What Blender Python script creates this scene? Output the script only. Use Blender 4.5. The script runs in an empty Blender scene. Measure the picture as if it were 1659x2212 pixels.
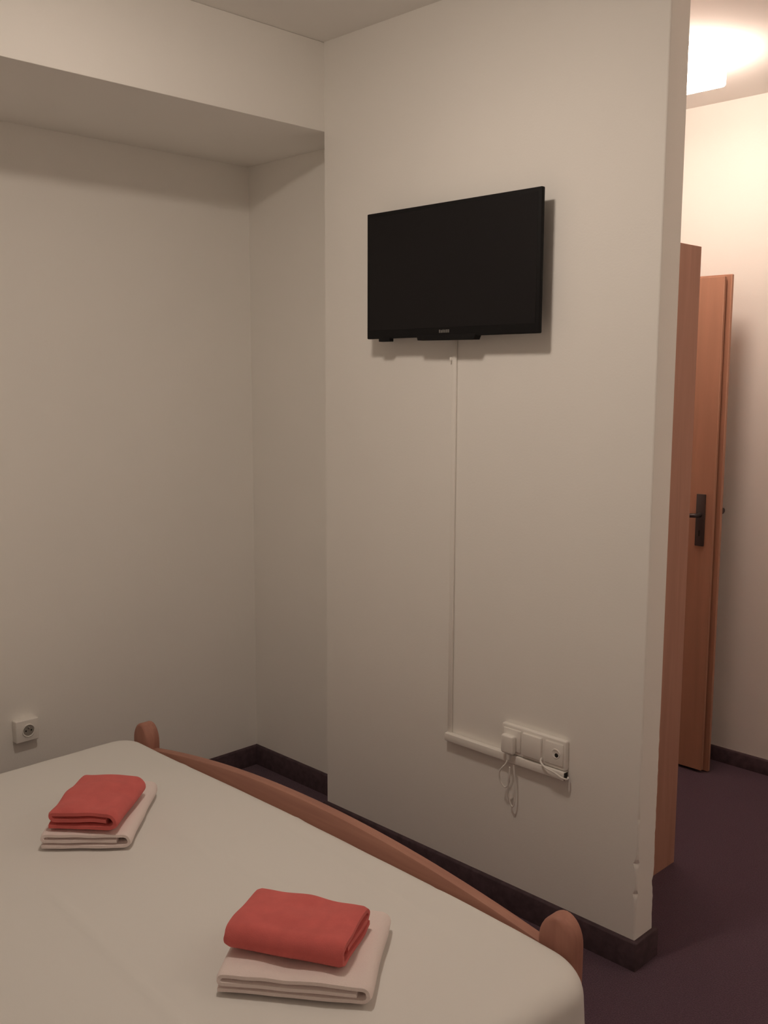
import bpy, bmesh, math, random
from mathutils import Vector, Matrix, noise
random.seed(7)
SC = bpy.context.scene
COL = SC.collection

# ------------------------------------------------------------------ helpers
def link(name, bm, mat, parent=None, smooth=True):
    me = bpy.data.meshes.new(name)
    bmesh.ops.recalc_face_normals(bm, faces=bm.faces[:])
    bm.to_mesh(me); bm.free()
    if smooth:
        for p in me.polygons: p.use_smooth = True
        try: me.set_sharp_from_angle(angle=math.radians(38))
        except Exception: pass
    me.materials.append(mat)
    o = bpy.data.objects.new(name, me); COL.objects.link(o)
    if parent is not None: o.parent = parent
    return o

def thing(name, label, cat, loc=(0, 0, 0), rotz=0.0, group=None):
    o = bpy.data.objects.new(name, None); COL.objects.link(o)
    o.empty_display_size = .05
    o.location = loc; o.rotation_euler = (0, 0, rotz)
    o['label'] = label; o['category'] = cat
    if group: o['group'] = group
    return o

def tag(o, label, cat, group=None):
    o['label'] = label; o['category'] = cat
    if group: o['group'] = group
    return o

def struct(name, bm, mat, parent=None, label=None, smooth=True):
    o = link(name, bm, mat, parent, smooth)
    if parent is None: o['kind'] = 'structure'
    if label: o['label'] = label
    return o

def add_box(bm, x0, x1, y0, y1, z0, z1, bev=0.0, seg=2):
    r = bmesh.ops.create_cube(bm, size=1.0)
    vs = r['verts']
    for v in vs:
        v.co = Vector(((x0 + x1) / 2 + v.co.x * (x1 - x0), (y0 + y1) / 2 + v.co.y * (y1 - y0), (z0 + z1) / 2 + v.co.z * (z1 - z0)))
    if bev > 0:
        es = list({e for v in vs for e in v.link_edges})
        bmesh.ops.bevel(bm, geom=es, offset=bev, segments=seg, profile=.5, affect='EDGES')
    return bm

def box(*a, **k): return add_box(bmesh.new(), *a, **k)

def prism(pts, a0, a1, axis='z', bm=None, bev=0.0, seg=2):
    """extrude a 2D polygon: axis z -> pts are (x,y); axis y -> (x,z); axis x -> (y,z)"""
    bm = bm or bmesh.new()
    def mk(p, a):
        if axis == 'z': return (p[0], p[1], a)
        if axis == 'y': return (p[0], a, p[1])
        return (a, p[0], p[1])
    A = [bm.verts.new(mk(p, a0)) for p in pts]; B = [bm.verts.new(mk(p, a1)) for p in pts]
    n = len(pts)
    fs = [bm.faces.new(A), bm.faces.new(B[::-1])]
    es = [e for f in fs for e in f.edges]
    for i in range(n): bm.faces.new((A[i], A[(i + 1) % n], B[(i + 1) % n], B[i]))
    if bev > 0:
        bmesh.ops.recalc_face_normals(bm, faces=bm.faces[:])
        bmesh.ops.bevel(bm, geom=es, offset=bev, segments=seg, profile=.5, affect='EDGES')
    return bm

def tube(pts, r, bm=None, seg=10, sub=6):
    """smooth round tube through 3-D points (Catmull-Rom)"""
    bm = bm or bmesh.new()
    P = [Vector(p) for p in pts]; Q = []
    for i in range(len(P) - 1):
        p0 = P[max(i - 1, 0)]; p1 = P[i]; p2 = P[i + 1]; p3 = P[min(i + 2, len(P) - 1)]
        for k in range(sub):
            t = k / sub
            Q.append(.5 * ((2 * p1) + (p2 - p0) * t + (2 * p0 - 5 * p1 + 4 * p2 - p3) * t * t + (3 * p1 - p0 - 3 * p2 + p3) * t ** 3))
    Q.append(P[-1])
    rings = []; up = Vector((0.13, 1, .07)).normalized()
    for i, q in enumerate(Q):
        d = (Q[min(i + 1, len(Q) - 1)] - Q[max(i - 1, 0)]).normalized()
        a = d.cross(up).normalized(); b = d.cross(a).normalized()
        rings.append([bm.verts.new(q + a * r * math.cos(2 * math.pi * k / seg) + b * r * math.sin(2 * math.pi * k / seg)) for k in range(seg)])
    for A, B in zip(rings, rings[1:]):
        for k in range(seg): bm.faces.new((A[k], A[(k + 1) % seg], B[(k + 1) % seg], B[k]))
    bm.faces.new(rings[0][::-1]); bm.faces.new(rings[-1])
    return bm

def lathe(prof, seg=32, bm=None, M=None):
    """revolve (r,z) profile about local z, optional matrix"""
    bm = bm or bmesh.new(); M = M or Matrix.Identity(4); rings = []
    for r, z in prof:
        if r < 1e-6: rings.append([bm.verts.new(M @ Vector((0, 0, z)))])
        else: rings.append([bm.verts.new(M @ Vector((r * math.cos(2 * math.pi * k / seg), r * math.sin(2 * math.pi * k / seg), z))) for k in range(seg)])
    for A, B in zip(rings, rings[1:]):
        for k in range(seg):
            a, b = A[k % len(A)], A[(k + 1) % len(A)]; c, d = B[(k + 1) % len(B)], B[k % len(B)]
            f = []
            for v in (a, b, c, d):
                if v not in f: f.append(v)
            if len(f) > 2: bm.faces.new(f)
    return bm

# ------------------------------------------------------------------ materials
def mat(name, col, rough=.6, metal=0.0, bump=None, spec=.5, var=None, sheen=0.0):
    m = bpy.data.materials.new(name); m.use_nodes = True
    N = m.node_tree.nodes; L = m.node_tree.links; b = N['Principled BSDF']
    b.inputs['Base Color'].default_value = (*col, 1); b.inputs['Roughness'].default_value = rough
    b.inputs['Metallic'].default_value = metal; b.inputs['Specular IOR Level'].default_value = spec
    if sheen:
        b.inputs['Sheen Weight'].default_value = sheen; b.inputs['Sheen Roughness'].default_value = .5
    tc = N.new('ShaderNodeTexCoord')
    if var:                                   # (scale, amount): mottled colour
        n = N.new('ShaderNodeTexNoise'); n.inputs['Scale'].default_value = var[0]; n.inputs['Detail'].default_value = 4
        L.new(tc.outputs['Object'], n.inputs['Vector'])
        cr = N.new('ShaderNodeValToRGB'); k = var[1]
        cr.color_ramp.elements[0].position = .3; cr.color_ramp.elements[1].position = .7
        cr.color_ramp.elements[0].color = (*[c * (1 - k) for c in col], 1); cr.color_ramp.elements[1].color = (*[min(1, c * (1 + k)) for c in col], 1)
        L.new(n.outputs['Fac'], cr.inputs['Fac']); L.new(cr.outputs['Color'], b.inputs['Base Color'])
    if bump:                                  # (scale, strength, distance)
        n = N.new('ShaderNodeTexNoise'); n.inputs['Scale'].default_value = bump[0]; n.inputs['Detail'].default_value = 3
        L.new(tc.outputs['Object'], n.inputs['Vector'])
        bp = N.new('ShaderNodeBump'); bp.inputs['Strength'].default_value = bump[1]; bp.inputs['Distance'].default_value = bump[2]
        L.new(n.outputs['Fac'], bp.inputs['Height']); L.new(bp.outputs['Normal'], b.inputs['Normal'])
    return m

def wood(name, c0, c1, axis, rough=.5, scale=3.0):
    m = bpy.data.materials.new(name); m.use_nodes = True
    N = m.node_tree.nodes; L = m.node_tree.links; b = N['Principled BSDF']
    b.inputs['Roughness'].default_value = rough; b.inputs['Specular IOR Level'].default_value = .35
    tc = N.new('ShaderNodeTexCoord'); mp = N.new('ShaderNodeMapping')
    s = [scale * 9, scale * 9, scale * 9]; s[axis] = scale * .6
    mp.inputs['Scale'].default_value = s
    n = N.new('ShaderNodeTexNoise'); n.inputs['Scale'].default_value = 1.0; n.inputs['Detail'].default_value = 6; n.inputs['Distortion'].default_value = .8
    cr = N.new('ShaderNodeValToRGB'); cr.color_ramp.elements[0].position = .3; cr.color_ramp.elements[1].position = .72
    cr.color_ramp.elements[0].color = (*c0, 1); cr.color_ramp.elements[1].color = (*c1, 1)
    L.new(tc.outputs['Object'], mp.inputs['Vector']); L.new(mp.outputs['Vector'], n.inputs['Vector'])
    L.new(n.outputs['Fac'], cr.inputs['Fac']); L.new(cr.outputs['Color'], b.inputs['Base Color'])
    return m

def glow(name, col, strength):
    m = bpy.data.materials.new(name); m.use_nodes = True
    b = m.node_tree.nodes['Principled BSDF']
    b.inputs['Base Color'].default_value = (.9, .88, .82, 1)
    b.inputs['Emission Color'].default_value = (*col, 1); b.inputs['Emission Strength'].default_value = strength
    return m

M_WALL = mat('wall_paint', (.875, .860, .825), .9, bump=(160, .12, .002), spec=.2, var=(2.0, .012))
M_CEIL = mat('ceiling_paint', (.875, .860, .83), .92, bump=(120, .1, .002), spec=.2)
M_CARPET = mat('carpet', (.104, .056, .084), .98, bump=(420, .8, .006), spec=.05, var=(260, .35), sheen=.15)
M_BASE = mat('baseboard_paint', (.078, .050, .060), .75, spec=.25, var=(40, .2))
M_SHEET = mat('bed_linen', (.735, .725, .70), .88, bump=(900, .15, .001), spec=.15, sheen=.1)
M_WHITE_TERRY = mat('white_terry', (.84, .735, .71), .97, bump=(700, .45, .003), spec=.05, sheen=.2)
M_ORANGE_TERRY = mat('orange_terry', (.66, .148, .138), .97, bump=(700, .5, .003), spec=.05, var=(30, .06), sheen=.12)
M_BEDWOOD = wood('bed_wood', (.35, .165, .125), (.44, .225, .165), 0, .55, 4)
M_POSTWOOD = wood('post_wood', (.35, .16, .12), (.44, .215, .16), 2, .55, 5)
M_WARDROBE = wood('wardrobe_wood', (.40, .205, .15), (.47, .25, .185), 2, .6, 3)
M_DOORWOOD = wood('door_wood', (.40, .205, .135), (.46, .235, .155), 2, .5, 3)
M_BLACK = mat('tv_plastic', (.011, .0105, .011), .65, spec=.15)
M_SCREEN = mat('tv_screen', (.011, .010, .011), .5, spec=.2)
M_LOGO = mat('tv_badge', (.16, .155, .145), .5, .2)
M_PLASTIC = mat('white_plastic', (.86, .84, .80), .45, spec=.4)
M_TRUNK = mat('trunking_plastic', (.86, .84, .80), .55, spec=.3)
M_CORD = mat('cord_plastic', (.82, .80, .76), .4, spec=.5)
M_HOLE = mat('dark_recess', (.015, .013, .012), .8)
M_BRONZE = mat('handle_metal', (.10, .085, .085), .45, .75)
M_METAL = mat('lamp_metal', (.6, .58, .55), .4, .8)
M_ROOMGLOW = glow('room_lamp_glass', (1.0, .84, .705), 101.0)
M_HALLGLOW = glow('hall_lamp_glass', (1.0, .80, .675), 29.0)

# ------------------------------------------------------------------ room numbers (metres)
XR, T, XL, YR = 1.2514, .0935, -.627, .163      # partition end, thickness, left wall, recess depth
ZC, ZB, BB = 2.6745, 2.3945, .0818               # ceiling, bulkhead underside, baseboard height
YF = 1.5657                                      # far corridor wall
XE, YK = 2.82, -3.20                             # right wall, rear wall (behind the camera)
XC = -.12                                        # end wall of the corridor

# floor and ceiling
struct('floor', box(XL - .15, XE + .15, YK - .15, YF + .15, -.10, 0), M_CARPET)
struct('ceiling', box(XL - .15, XE + .15, YK - .15, YF + .15, ZC, ZC + .1), M_CEIL)
struct('wall_left', box(XL - .12, XL, YK - .12, YR + .1, 0, ZC), M_WALL)
struct('wall_rear', box(XL - .12, XE + .12, YK - .12, YK, 0, ZC), M_WALL)
struct('wall_right', box(XE, XE + .12, YK, YF + .12, 0, ZC), M_WALL)
struct('wall_far', box(XC - .12, XE, YF, YF + .12, 0, ZC), M_WALL)
struct('wall_corridor', box(XC - .12, XC, YR + .11, YF, 0, ZC), M_WALL)
struct('trim_1', box(XL, 0, YK, YR, ZB, ZC, bev=.004, seg=2), M_WALL, label='boxed bulkhead under the ceiling along the left wall')

# partition wall that carries the television, with worn plaster corners low down
def partition():
    bm = bmesh.new()
    zs = [0, .0818, .1] + [.1 + .0125 * i for i in range(1, 45)] + [.7, .9, 1.3, 1.8, 2.2, ZC]
    def chip(z, which):
        if z < .1 or z > .7: return 0.0
        a = abs(noise.noise(Vector((z * 34, which * 7.7, 1.3)))) * .0035
        for zc, w, d in ((.30, .012, .008), (.43, .006, .004), (.21, .010, .005)) if which == 0 else ((.22, .014, .009), (.36, .01, .003)):
            a += d * math.exp(-((z - zc) / w) ** 2)
        return a
    rings = []
    for z in zs:
        a = chip(z, 0); b = chip(z, 1); e = .004
        pl = [(0, 0), (XR - e - a, 0), (XR - e * .3 - a * .8, e * .3 + a * .3), (XR, e + a), (XR, T - e - b), (XR - e * .3 - b * .6, T - e * .3 - b * .3), (XR - e - b, T), (.3, T), (.3, YR + .11), (XL, YR + .11), (XL, YR), (0, YR)]
        rings.append([bm.verts.new((x, y, z)) for x, y in pl])
    n = len(rings[0])
    for A, B in zip(rings, rings[1:]):
        for k in range(n): bm.faces.new((A[k], A[(k + 1) % n], B[(k + 1) % n], B[k]))
    bm.faces.new(rings[0][::-1]); bm.faces.new(rings[-1])
    return bm
struct('wall_front', partition(), M_WALL, smooth=False)

# baseboards: dark strips with a rounded top
def skirting(path, closed=False, h=BB, d=.012):
    """path of (x,y) on the wall line, offset to the left of travel"""
    bm = bmesh.new(); P = [Vector(p) for p in path]; n = len(P); offs = []
    for i in range(n):
        ds = []
        if i > 0: ds.append((P[i] - P[i - 1]).normalized())
        if i < n - 1: ds.append((P[i + 1] - P[i]).normalized())
        ns = [Vector((-q.y, q.x)) for q in ds]
        m = sum(ns, Vector((0, 0))); m = m / (m.dot(ns[0])) if len(ns) > 1 else ns[0]
        offs.append(m)
    prof = [(0, 0), (d, 0), (d, h - .006), (d * .75, h - .0015), (d * .4, h), (0, h)]
    rings = [[bm.verts.new((p.x + o.x * a, p.y + o.y * a, z)) for a, z in prof] for p, o in zip(P, offs)]
    for A, B in zip(rings, rings[1:]):
        for k in range(len(prof)): bm.faces.new((A[k], A[(k + 1) % len(prof)], B[(k + 1) % len(prof)], B[k]))
    bm.faces.new(rings[0]); bm.faces.new(rings[-1][::-1])
    return bm
struct('baseboard_front', skirting([(1.04, T), (XR, T), (XR, 0), (0, 0), (0, YR)]), M_BASE)
struct('baseboard_recess', skirting([(0, YR), (XL, YR)]), M_BASE)
struct('baseboard_left', skirting([(XL, YR), (XL, YK)]), M_BASE)
struct('baseboard_far', skirting([(XE, YF), (XC, YF)], h=.062), M_BASE)

# ------------------------------------------------------------------ television
tv = thing('television', 'black flat screen television mounted on the partition wall', 'television', (.5975, 0, 1.714))
tw, th = .332, .381
link('housing', box(-tw, tw, -.060, -.046, 0, th, bev=.003, seg=3), M_BLACK, tv)
link('back_cover', box(-.27, .27, -.047, -.016, .045, .33, bev=.012), M_BLACK, tv)
link('wall_bracket', box(-.10, .10, -.0165, 0, .12, .24, bev=.002), M_METAL, tv)
link('screen', box(-tw + .012, tw - .012, -.0606, -.058, .026, th - .012, bev=.0004, seg=1), M_SCREEN, tv)
link('chin_bar', prism([(-.118, .006), (-.113, -.009), (.106, -.011), (.114, .006)], -.0615, -.034, 'y', bev=.001, seg=1), M_BLACK, tv)
link('sensor_box', box(-.280, -.234, -.060, -.040, -.009, .003, bev=.0015), M_BLACK, tv)
bm = bmesh.new()
x = -.0270
for wv, hv in ((.0055, .009), (.005, .008), (.0052, .009), (.0048, .0085), (.0055, .009), (.0058, .009)):
    add_box(bm, x, x + wv, -.0611, -.0602, .011, .011 + hv); x += wv + .0016
link('badge', bm, M_LOGO, tv, smooth=False).__setitem__('label', 'small silver badge')

# ------------------------------------------------------------------ cable trunking, sockets, cords
tr = thing('cable_trunking', 'slim white cable trunking running down the wall below the television', 'cable cover', (.585, -.0012, .484))
link('vertical_run', box(-.0085, .0075, -.008, 0, .011, 1.245, bev=.002), M_TRUNK, tr)
link('horizontal_run', box(-.010, .438, -.021, 0, -.012, .013, bev=.003), M_TRUNK, tr)
link('clip', box(-.017, -.0085, -.010, 0, 1.160, 1.172, bev=.002), M_TRUNK, tr)
link('open_end', box(.438, .4395, -.019, -.003, -.010, .011), M_HOLE, tr)

sp = thing('socket_panel', 'white triple socket panel on the wall above the trunking', 'socket', (.911, 0, .543))
link('frame', box(-.1135, .1135, -.017, 0, -.044, .044, bev=.005, seg=3), M_PLASTIC, sp)
link('socket_insert', box(-.106, -.042, -.021, -.015, -.033, .033, bev=.003), M_PLASTIC, sp)
link('blank_cover', box(-.034, .034, -.026, -.015, -.034, .034, bev=.004), M_PLASTIC, sp)
MY = Matrix.Translation((.083, -.016, .002)) @ Matrix.Rotation(math.radians(90), 4, 'X')
a = link('aerial_socket', box(.043, .107, -.021, -.015, -.033, .033, bev=.004), M_PLASTIC, sp)
link('socket_ring', lathe([(.0, .0055), (.010, .0055), (.0115, .0065), (.0135, .0065), (.015, .004), (.0, .004)], 24, M=MY), M_PLASTIC, a)
link('socket_hole', lathe([(.0, .0045), (.0062, .0058), (.0062, .0061), (.0, .0062)], 20, M=Matrix.Translation((.003, 0, -.004)) @ MY), M_HOLE, a)

pl = thing('power_plug', 'white power plug with looped cord in the left socket of the panel', 'plug', (.837, -.021, .535))
bm = box(-.025, .019, -.020, 0, -.030, .026, bev=.006, seg=3)
link('plug_body', bm, M_PLASTIC, pl)
link('strain_relief', lathe([(0, 0), (.0065, 0), (.0045, -.020), (0, -.020)], 16, M=Matrix.Translation((-.002, -.011, -.029))), M_CORD, pl)
link('cord', tube([(-.002, -.011, -.046), (-.008, -.016, -.064), (-.026, -.018, -.088), (-.030, -.012, -.118), (-.018, -.006, -.140),
                   (-.004, -.004, -.128), (.004, -.010, -.100), (.006, -.013, -.070), (.004, -.012, -.088), (-.002, -.008, -.125), (-.006, -.003, -.160),
                   (-.004, .003, -.186), (.004, .006, -.198), (.011, .006, -.186), (.014, .005, -.150), (.013, .003, -.110), (.010, .002, -.084), (.008, .004, -.066)], .0024, seg=8), M_CORD, pl)

ac = thing('aerial_cable', 'thin white aerial cable curving from right socket to the open trunking end', 'cable', (.952, -.022, .515))
link('cable_body', tube([(-.004, -.001, .006), (-.002, -.008, -.004), (.018, -.013, -.014), (.048, -.012, -.020), (.070, -.008, -.030), (.080, .006, -.036), (.0775, .012, -.032)], .0028, seg=8), M_CORD, ac)

# outlet on the left wall in the niche
ol = thing('wall_outlet', 'small square white power outlet low on the left wall beyond the bed', 'outlet', (XL, -.829, .402), math.radians(90))
# local: x runs along the wall, -y points into the room (after rotation: +x world)
link('housing', box(-.0405, .0405, -.030, 0, -.0385, .0385, bev=.004, seg=3), M_PLASTIC, ol)
MO = Matrix.Translation((.003, -.030, 0)) @ Matrix.Rotation(math.radians(90), 4, 'X')
link('socket_ring', lathe([(.0225, -.001), (.0225, .0025), (.0200, .0030), (.0185, .0008), (.0185, -.001)], 32, M=MO), M_PLASTIC, ol)
M_WELL = mat('socket_well', (.30, .28, .25), .7)
w = link('socket_well', lathe([(0, .0009), (.0184, .0009), (.0184, .0002), (0, .0002)], 32, M=MO), M_WELL, ol)
for sx in (-1, 1):
    link('pin_hole', lathe([(0, .0016), (.0028, .0016), (.0028, .0005), (0, .0005)], 12, M=Matrix.Translation((sx * .0095, 0, 0)) @ MO), M_HOLE, w)
link('earth_pin', lathe([(0, .009), (.002, .008), (.0024, .0005), (0, .0005)], 12, M=Matrix.Translation((0, 0, .011)) @ MO), M_METAL, w)

# ------------------------------------------------------------------ bed frame
BX0, BX1 = -.150, 1.450
bed = thing('bed_frame', 'reddish wooden bed frame with arched footboard and round topped posts', 'bed', (.65, -.64, 0))
def post_bm(xc):
    pts = []; w = .043; zt = .499
    pts += [(xc - w * .92, 0), (xc + w * .92, 0), (xc + w, zt - .075)]
    for k in range(0, 17):
        a = math.pi * k / 16
        ca, sa = math.cos(a), math.sin(a)
        pts.append((xc + w * ca, zt - .060 + .060 * sa))
    pts += [(xc - w, zt - .075)]
    return prism(pts, -.024, .024, 'y', bev=.009, seg=3)
for xc in (BX0 - .65, BX1 - .65): link('post', post_bm(xc), M_POSTWOOD, bed)
def arch(z0, ztop, drop, x0, x1, y0, y1, bev=.006):
    n = 32; pts = [(x0, z0)]
    pts.append((x1, z0))
    for k in range(n + 1):
        x = x1 + (x0 - x1) * k / n; pts.append((x, ztop - drop * (abs(x) / .76) ** 2))
    return prism(pts, y0, y1, 'y', bev=bev, seg=2)
link('footboard', arch(.17, .492, .070, -.77, .77, -.012, .018), M_BEDWOOD, bed)
for sx in (-1, 1):
    link('side_rail', box(sx * .775 - .014, sx * .775 + .014, -2.04, -.022, .13, .25, bev=.004), M_BEDWOOD, bed)
for sx in (-1, 1):
    pb = post_bm(sx * .80); bmesh.ops.translate(pb, verts=pb.verts[:], vec=(0, -2.06, 0))
    for v in pb.verts:
        if v.co.z > .3: v.co.z += .25
    link('post', pb, M_POSTWOOD, bed)
hb = arch(.17, .78, .09, -.77, .77, -2.075, -2.045); link('headboard', hb, M_BEDWOOD, bed)
link('slat_base', box(-.76, .76, -2.03, -.03, .17, .20), M_BEDWOOD, bed)

# mattress in a white sheet: dense rounded box, softly creased
def mattress():
    bm = bmesh.new()
    x0, x1, y0, y1, z0, z1 = -.197, 1.576, -2.675, -.667, .262, .461
    hx, hy, hz = (x1 - x0) / 2, (y1 - y0) / 2, (z1 - z0) / 2
    c = Vector(((x0 + x1) / 2, (y0 + y1) / 2, (z0 + z1) / 2))
    nx, ny, nz = 180, 190, 20
    vd = {}
    def vert(i, j, k):
        key = (i, j, k)
        if key in vd: return vd[key]
        def sp(t): return math.copysign(abs(t) ** .9, t)
        p = Vector((sp(2 * i / nx - 1) * hx, sp(2 * j / ny - 1) * hy, (2 * k / nz - 1) * hz))
        r = .110 if (p.x > 0 and p.y > 0) else .085; re = .048
        q = Vector((max(-hx + r, min(hx - r, p.x)), max(-hy + r, min(hy - r, p.y)), 0))
        d = Vector((p.x - q.x, p.y - q.y)); dl = d.length
        # plan rounding
        if dl > 1e-9:
            m = max(abs(d.x), abs(d.y)); d = d.normalized() * m
        dl = d.length
        # edge rounding near the top
        pz = p.z; depth = r - dl
        f = max(0, (p.z - (hz - re)) / re); e = max(0, (re - depth) / re)
        if f > 0 and e > 0:
            m = max(e, f); L = math.hypot(e, f); e2, f2 = e / L * m, f / L * m
            if dl > 1e-9: d = d / dl * (r - re + re * e2)
            pz = hz - re + re * f2
        p2 = Vector((q.x + d.x, q.y + d.y, pz)) + c
        # the sheet bulges towards the footboard and sinks at the open corner
        if p2.y > -.9: p2.y += .011 * max(0, 1 - ((p2.x - .66) / .66) ** 2) * (p2.y + .9) / .233
        zt = max(0, min(1, (p2.z - z0) / (z1 - z0)))
        p2.z -= .016 * zt * math.exp(-(((p2.x - 1.60) ** 2 + (p2.y + .68) ** 2) / .17 ** 2))
        # soft cloth undulation
        n1 = noise.noise(Vector((p2.x * 2.1, p2.y * 2.6, .3))); n2 = noise.noise(Vector((p2.x * 7 + p2.y * 3, p2.y * 9 - p2.x * 2, 4.2)))
        topw = max(0, min(1, (p2.z - (z1 - .06)) / .05))
        p2.z += topw * (.0018 * n1 + .0010 * n2)
        # pressed fold lines across the sheet
        for yy, sl, am, wd, xa, xb in ((-1.338, -.085, .0028, .010, .5, 1.3), (-.745, -.10, -.0022, .012, .6, 1.35), (-.95, .03, .0015, .012, .2, 1.2)):
            t = p2.y - (yy + sl * (p2.x - .8)); fx = max(0, min(1, (p2.x - xa) / .15)) * max(0, min(1, (xb - p2.x) / .15))
            p2.z += topw * 1.6 * am * fx * math.exp(-(t / wd) ** 2)
        for xx, sl, am, wd in ((.62, .06, .0022, .012), (1.12, .04, -.0018, .012), (.15, -.03, .0018, .014)):
            t = p2.x - (xx + sl * (p2.y + 1.2)); p2.z += topw * 1.4 * am * math.exp(-(t / wd) ** 2) * (.5 + .5 * noise.noise(Vector((p2.y * 3, xx, 0))))
        # sheet hangs a little outwards and in loose folds on the open side
        hang = max(0, min(1, (z1 - .05 - p2.z) / .2))
        if p2.x > 1.45:
            s = min(1, (p2.x - 1.45) / .10)
            p2.x += s * hang * (.022 + .010 * math.sin(p2.y * 21 + 1.2) + .008 * noise.noise(Vector((p2.y * 6, p2.z * 5, 2))))
        bmv = bm.verts.new(p2); vd[key] = bmv; return bmv
    def quad(a, b, cc, d): bm.faces.new((vert(*a), vert(*b), vert(*cc), vert(*d)))
    for i in range(nx):
        for j in range(ny):
            for k in (0, nz): quad((i, j, k), (i + 1, j, k), (i + 1, j + 1, k), (i, j + 1, k))
    for i in range(nx):
        for k in range(nz):
            for j in (0, ny): quad((i, j, k), (i + 1, j, k), (i + 1, j, k + 1), (i, j, k + 1))
    for j in range(ny):
        for k in range(nz):
            for i in (0, nx): quad((i, j, k), (i, j + 1, k), (i, j + 1, k + 1), (i, j, k + 1))
    return bm
mt = link('mattress', mattress(), M_SHEET)
for p in mt.data.polygons: p.use_smooth = True
tag(mt, 'wide mattress covered in a white sheet on the wooden bed', 'mattress')

# ------------------------------------------------------------------ folded towels
def folded(width, length, height, t, gap, seed, bow=.004, inner_end=.84, nl=26, sag=.004):
    """tri-folded cloth: section in local x-z (outer fold at +x), extruded along local y"""
    hw = width / 2; z1 = t / 2; z3 = height - t / 2; z2 = (z1 + z3) / 2
    path = []
    R = (z3 - z1) / 2
    N = 26
    for k in range(N): path.append((-hw + .004 + (2 * hw - .004 - R - t / 2) * k / N, z1))
    cx = hw - R - t / 2
    for k in range(15):
        a = -math.pi / 2 + math.pi * k / 14; path.append((cx + R * math.cos(a), (z1 + z3) / 2 + R * math.sin(a)))
    r2 = (z3 - z2) / 2; lx = -hw + r2 + t / 2
    for k in range(1, N): path.append((cx + (lx - cx) * k / N, z3))
    for k in range(9):
        a = math.pi / 2 + math.pi * k / 8; path.append((lx + r2 * math.cos(a), (z3 + z2) / 2 + r2 * math.sin(a)))
    xe = -hw + width * inner_end - t
    for k in range(1, N + 1): path.append((lx + (xe - lx) * k / N, z2))
    # resample normals
    n = len(path); nor = []
    for i in range(n):
        a = Vector(path[max(i - 1, 0)]); b = Vector(path[min(i + 1, n - 1)]); d = (b - a).normalized(); nor.append(Vector((-d.y, d.x)))
    bm = bmesh.new(); sl = []
    for s in range(nl + 1):
        u = s / nl; y = -length / 2 + length * u
        edge = min(u, 1 - u) * length
        tf = 1.0 if edge > .008 else (.55 + .45 * math.sqrt(max(0, 1 - (1 - edge / .008) ** 2)))
        row = []
        for i, (p, m) in enumerate(zip(path, nor)):
            pz = p[1]; lay = i / n
            wob = noise.noise(Vector((p[0] * 16 + seed, y * 14, pz * 30)))
            dx = .0022 * noise.noise(Vector((y * 12 + seed, pz * 60, 1.7)))
            dy = .0035 * noise.noise(Vector((p[0] * 14, pz * 80 + seed, 5.1))) * (2 * u - 1)
            hz = (pz - z1) / (z3 - z1)                       # upper layers move, the lowest lies flat
            dz = hz * (sag * wob - bow * (2 * u - 1) ** 2 * .5 - bow * .6 * (p[0] / hw) ** 2)
            half = (t - gap) / 2 * tf * (1 + .10 * noise.noise(Vector((p[0] * 40, y * 40, seed + 9))))
            bot = half if i < N else (t - gap) / 2 * tf
            row.append((bm.verts.new((p[0] + m.x * bot + dx, y + dy, pz + m.y * bot + dz)), bm.verts.new((p[0] - m.x * bot + dx, y + dy, max(.0004, pz - m.y * bot + dz)))))
        sl.append(row)
    for A, B in zip(sl, sl[1:]):
        for i in range(n - 1):
            bm.faces.new((A[i][0], A[i + 1][0], B[i + 1][0], B[i][0])); bm.faces.new((A[i][1], B[i][1], B[i + 1][1], A[i + 1][1]))
        bm.faces.new((A[0][0], B[0][0], B[0][1], A[0][1])); bm.faces.new((A[-1][0], A[-1][1], B[-1][1], B[-1][0]))
    for row, fl in ((sl[0], 0), (sl[-1], 1)):
        for i in range(n - 1): bm.faces.new((row[i][0], row[i][1], row[i + 1][1], row[i + 1][0]))
    return bm

def towel(name, label, m, centre, z, ang, **k):
    o = link(name, folded(**k), m)
    for p in o.data.polygons: p.use_smooth = True
    o.location = (centre[0], centre[1], z); o.rotation_euler = (0, 0, math.radians(ang))
    tag(o, label, 'towel', 'white towels on the bed' if name == 'bath_towel' else 'orange towels on the bed'); return o
ZT = .4655
# far stack (left in the photo)
towel('bath_towel', 'folded white towel under the orange one, farther towel stack near the left bed corner', M_WHITE_TERRY,
      (.326, -1.058), ZT, 46.5, width=.222, length=.325, height=.044, t=.0145, gap=.0022, seed=3.1, inner_end=.9)
towel('hand_towel', 'folded orange towel on top of the farther towel stack, open fold facing the viewer', M_ORANGE_TERRY,
      (.364, -1.088), ZT + .0445, 41.0, width=.176, length=.222, height=.056, t=.0185, gap=.003, seed=8.4, inner_end=.93, sag=.009, bow=.006)
# near stack (right in the photo)
towel('bath_towel', 'folded white towel under the orange one, nearer towel stack beside the footboard', M_WHITE_TERRY,
      (1.164, -1.082), ZT, 37.0, width=.295, length=.262, height=.044, t=.0145, gap=.002, seed=5.7, inner_end=.95)
towel('hand_towel', 'folded orange towel on top of the nearer towel stack, smooth fold facing the viewer', M_ORANGE_TERRY,
      (1.154, -1.098), ZT + .0445, 28.0 - 90, width=.172, length=.240, height=.056, t=.0185, gap=.003, seed=12.6, inner_end=.88, sag=.006, bow=.007)

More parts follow.
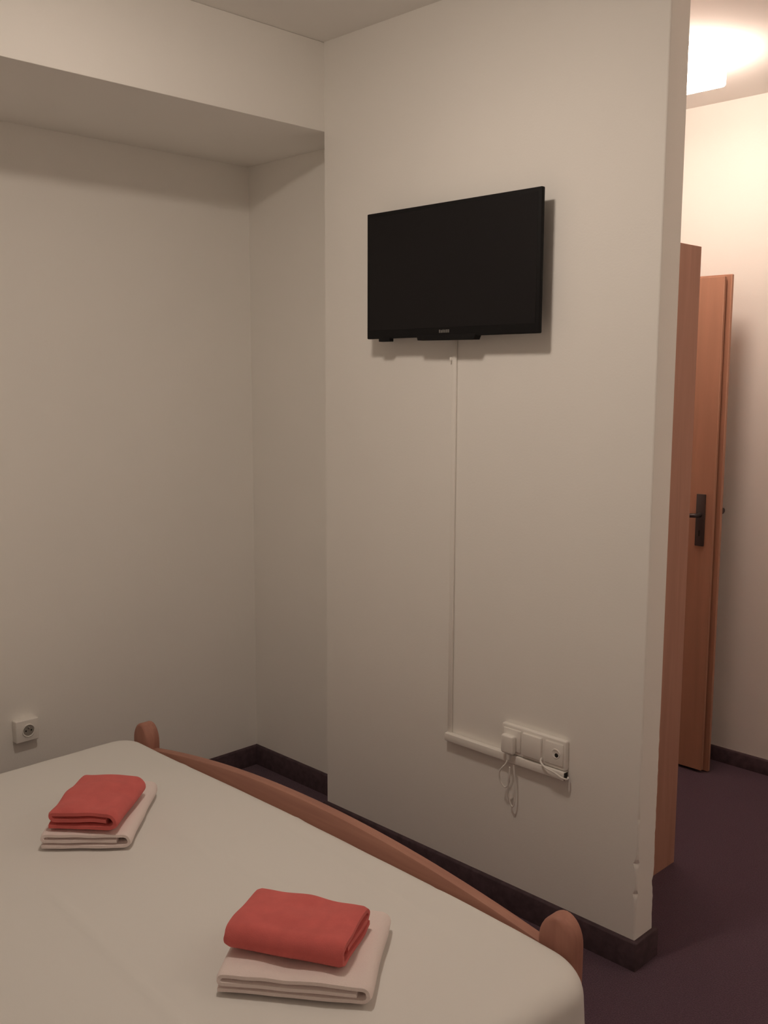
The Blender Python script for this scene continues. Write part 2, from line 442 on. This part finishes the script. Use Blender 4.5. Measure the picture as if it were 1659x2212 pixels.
# ------------------------------------------------------------------ wardrobe behind the partition
wd = thing('wardrobe', 'tall brown wooden wardrobe standing behind the partition wall', 'wardrobe', (.66, .36, 0))
WX0, WX1, WY0, WY1, WH = -.35, .3675, -.255, .266, 1.994
link('side_panel', box(WX1 - .018, WX1, WY0, WY1, 0, WH, bev=.001, seg=1), M_WARDROBE, wd)
link('side_panel', box(WX0, WX0 + .018, WY0, WY1, 0, WH, bev=.001, seg=1), M_WARDROBE, wd)
link('top_panel', box(WX0 + .018, WX1 - .018, WY0, WY1, WH - .02, WH, bev=.001, seg=1), M_WARDROBE, wd)
link('back_panel', box(WX0 + .018, WX1 - .018, WY0, WY0 + .006, .06, WH - .02), M_WARDROBE, wd)
link('plinth', box(WX0 + .018, WX1 - .018, WY1 - .04, WY1 - .025, 0, .06), M_WARDROBE, wd)
for k in range(2):
    xa = WX0 + .020 + k * .340
    d = link('door', box(xa, xa + .337, WY1 - .019, WY1 - .001, .064, WH - .024, bev=.0015, seg=1), M_WARDROBE, wd)
    hx = xa + (.30 if k == 0 else .037)
    link('handle', tube([(hx, WY1 - .002, .98), (hx, WY1 + .024, .985), (hx, WY1 + .026, 1.04), (hx, WY1 + .024, 1.095), (hx, WY1 - .002, 1.10)], .005), M_BRONZE, d)

# ------------------------------------------------------------------ open door against the far wall
DY = 1.381
dr = link('door_1', box(-.075, .730, DY, DY + .017, .012, 1.982, bev=.0015, seg=1), M_DOORWOOD)
dr['kind'] = 'structure'; dr['label'] = 'orange wooden door leaf standing open against the far corridor wall'
link('core', box(-.075, .717, DY + .016, DY + .026, .014, 1.972), M_DOORWOOD, dr)
link('rebate_lip', box(-.075, .747, DY + .025, DY + .042, .006, 1.990, bev=.0015, seg=1), M_DOORWOOD, dr)
hp = link('handle_plate', box(.660, .697, DY - .009, DY, .935, 1.142, bev=.002), M_BRONZE, dr)
link('door_lever', tube([(.678, DY - .005, 1.060), (.678, DY - .040, 1.060), (.668, DY - .050, 1.060), (.640, DY - .050, 1.058), (.590, DY - .047, 1.056)], .0085), M_BRONZE, hp)
link('keyhole', box(.6755, .6805, DY - .0095, DY - .0085, .975, .998), M_HOLE, hp)
hq = link('handle_plate', box(.660, .697, DY + .042, DY + .051, .935, 1.142, bev=.002), M_BRONZE, dr)
link('door_lever', tube([(.678, DY + .047, 1.070), (.678, DY + .082, 1.070), (.690, DY + .090, 1.074), (.712, DY + .088, 1.073), (.727, DY + .084, 1.072)], .013), M_BRONZE, hq)

# ------------------------------------------------------------------ lamps and one added fill (the only lights)
rl = thing('ceiling_lamp', 'round flat lamp on the ceiling over the bed', 'lamp', (.95, -1.05, ZC))
link('housing', lathe([(0, 0), (.120, 0), (.120, -.030), (.112, -.032), (.108, -.020), (0, -.020)], 48), M_METAL, rl)
link('diffuser', lathe([(0, -.064), (.04, -.0625), (.075, -.055), (.098, -.042), (.105, -.030), (.105, -.022), (0, -.022)], 24), M_ROOMGLOW, rl)

hl = thing('hall_lamp', 'glowing square glass lamp on the corridor ceiling', 'lamp', (.735, .930, ZC))
link('base_plate', box(-.115, .115, -.115, .115, -.018, 0, bev=.003), M_METAL, hl)
link('glass_shade', box(-.130, .130, -.130, .130, -.098, -.018, bev=.012, seg=3), M_HALLGLOW, hl)

M_ENTRY_FILL = glow('entry_fill_glow', (1.0, .80, .66), 13.0)  # added unseen fill light, brightens the partition end and wardrobe side
entry_fill = thing('hall_lamp', 'added out-of-view square fill light on the entrance ceiling near the right wall', 'lamp', (2.30, .75, ZC))
link('base_plate', box(-.115, .115, -.115, .115, -.018, 0, bev=.003), M_METAL, entry_fill)
link('glass_shade', box(-.130, .130, -.130, .130, -.070, -.018, bev=.012, seg=3), M_ENTRY_FILL, entry_fill)

# ------------------------------------------------------------------ camera
F, PITCH, YAW, ROLL = 2132.9, math.radians(7.7334), math.radians(45.1401), math.radians(.177)
fw = Vector((-math.sin(YAW) * math.cos(PITCH), math.cos(YAW) * math.cos(PITCH), -math.sin(PITCH)))
r = Vector((math.cos(YAW), math.sin(YAW), 0)); u = r.cross(fw)
r2 = r * math.cos(ROLL) + u * math.sin(ROLL); u2 = u * math.cos(ROLL) - r * math.sin(ROLL)
cd = bpy.data.cameras.new('camera'); co = bpy.data.objects.new('camera', cd); COL.objects.link(co)
Mx = Matrix(((r2.x, u2.x, -fw.x, 2.5415), (r2.y, u2.y, -fw.y, -2.2471), (r2.z, u2.z, -fw.z, 1.5936), (0, 0, 0, 1)))
co.matrix_world = Mx
cd.sensor_fit = 'VERTICAL'; cd.sensor_height = 36.0; cd.lens = F / 2212 * 36.0; cd.clip_start = .05
SC.camera = co

# ------------------------------------------------------------------ world and colour
w = bpy.data.worlds.new('night'); SC.world = w; w.use_nodes = True
w.node_tree.nodes['Background'].inputs['Color'].default_value = (0, 0, 0, 1)
SC.view_settings.view_transform = 'Standard'; SC.view_settings.look = 'None'
SC.view_settings.gamma = 1.0; SC.view_settings.use_curve_mapping = False
SC.view_settings.exposure = 0.0
SC.cycles.use_denoising = True
SC.cycles.max_bounces = 10; SC.cycles.diffuse_bounces = 8
SC.cycles.sample_clamp_indirect = 6.0
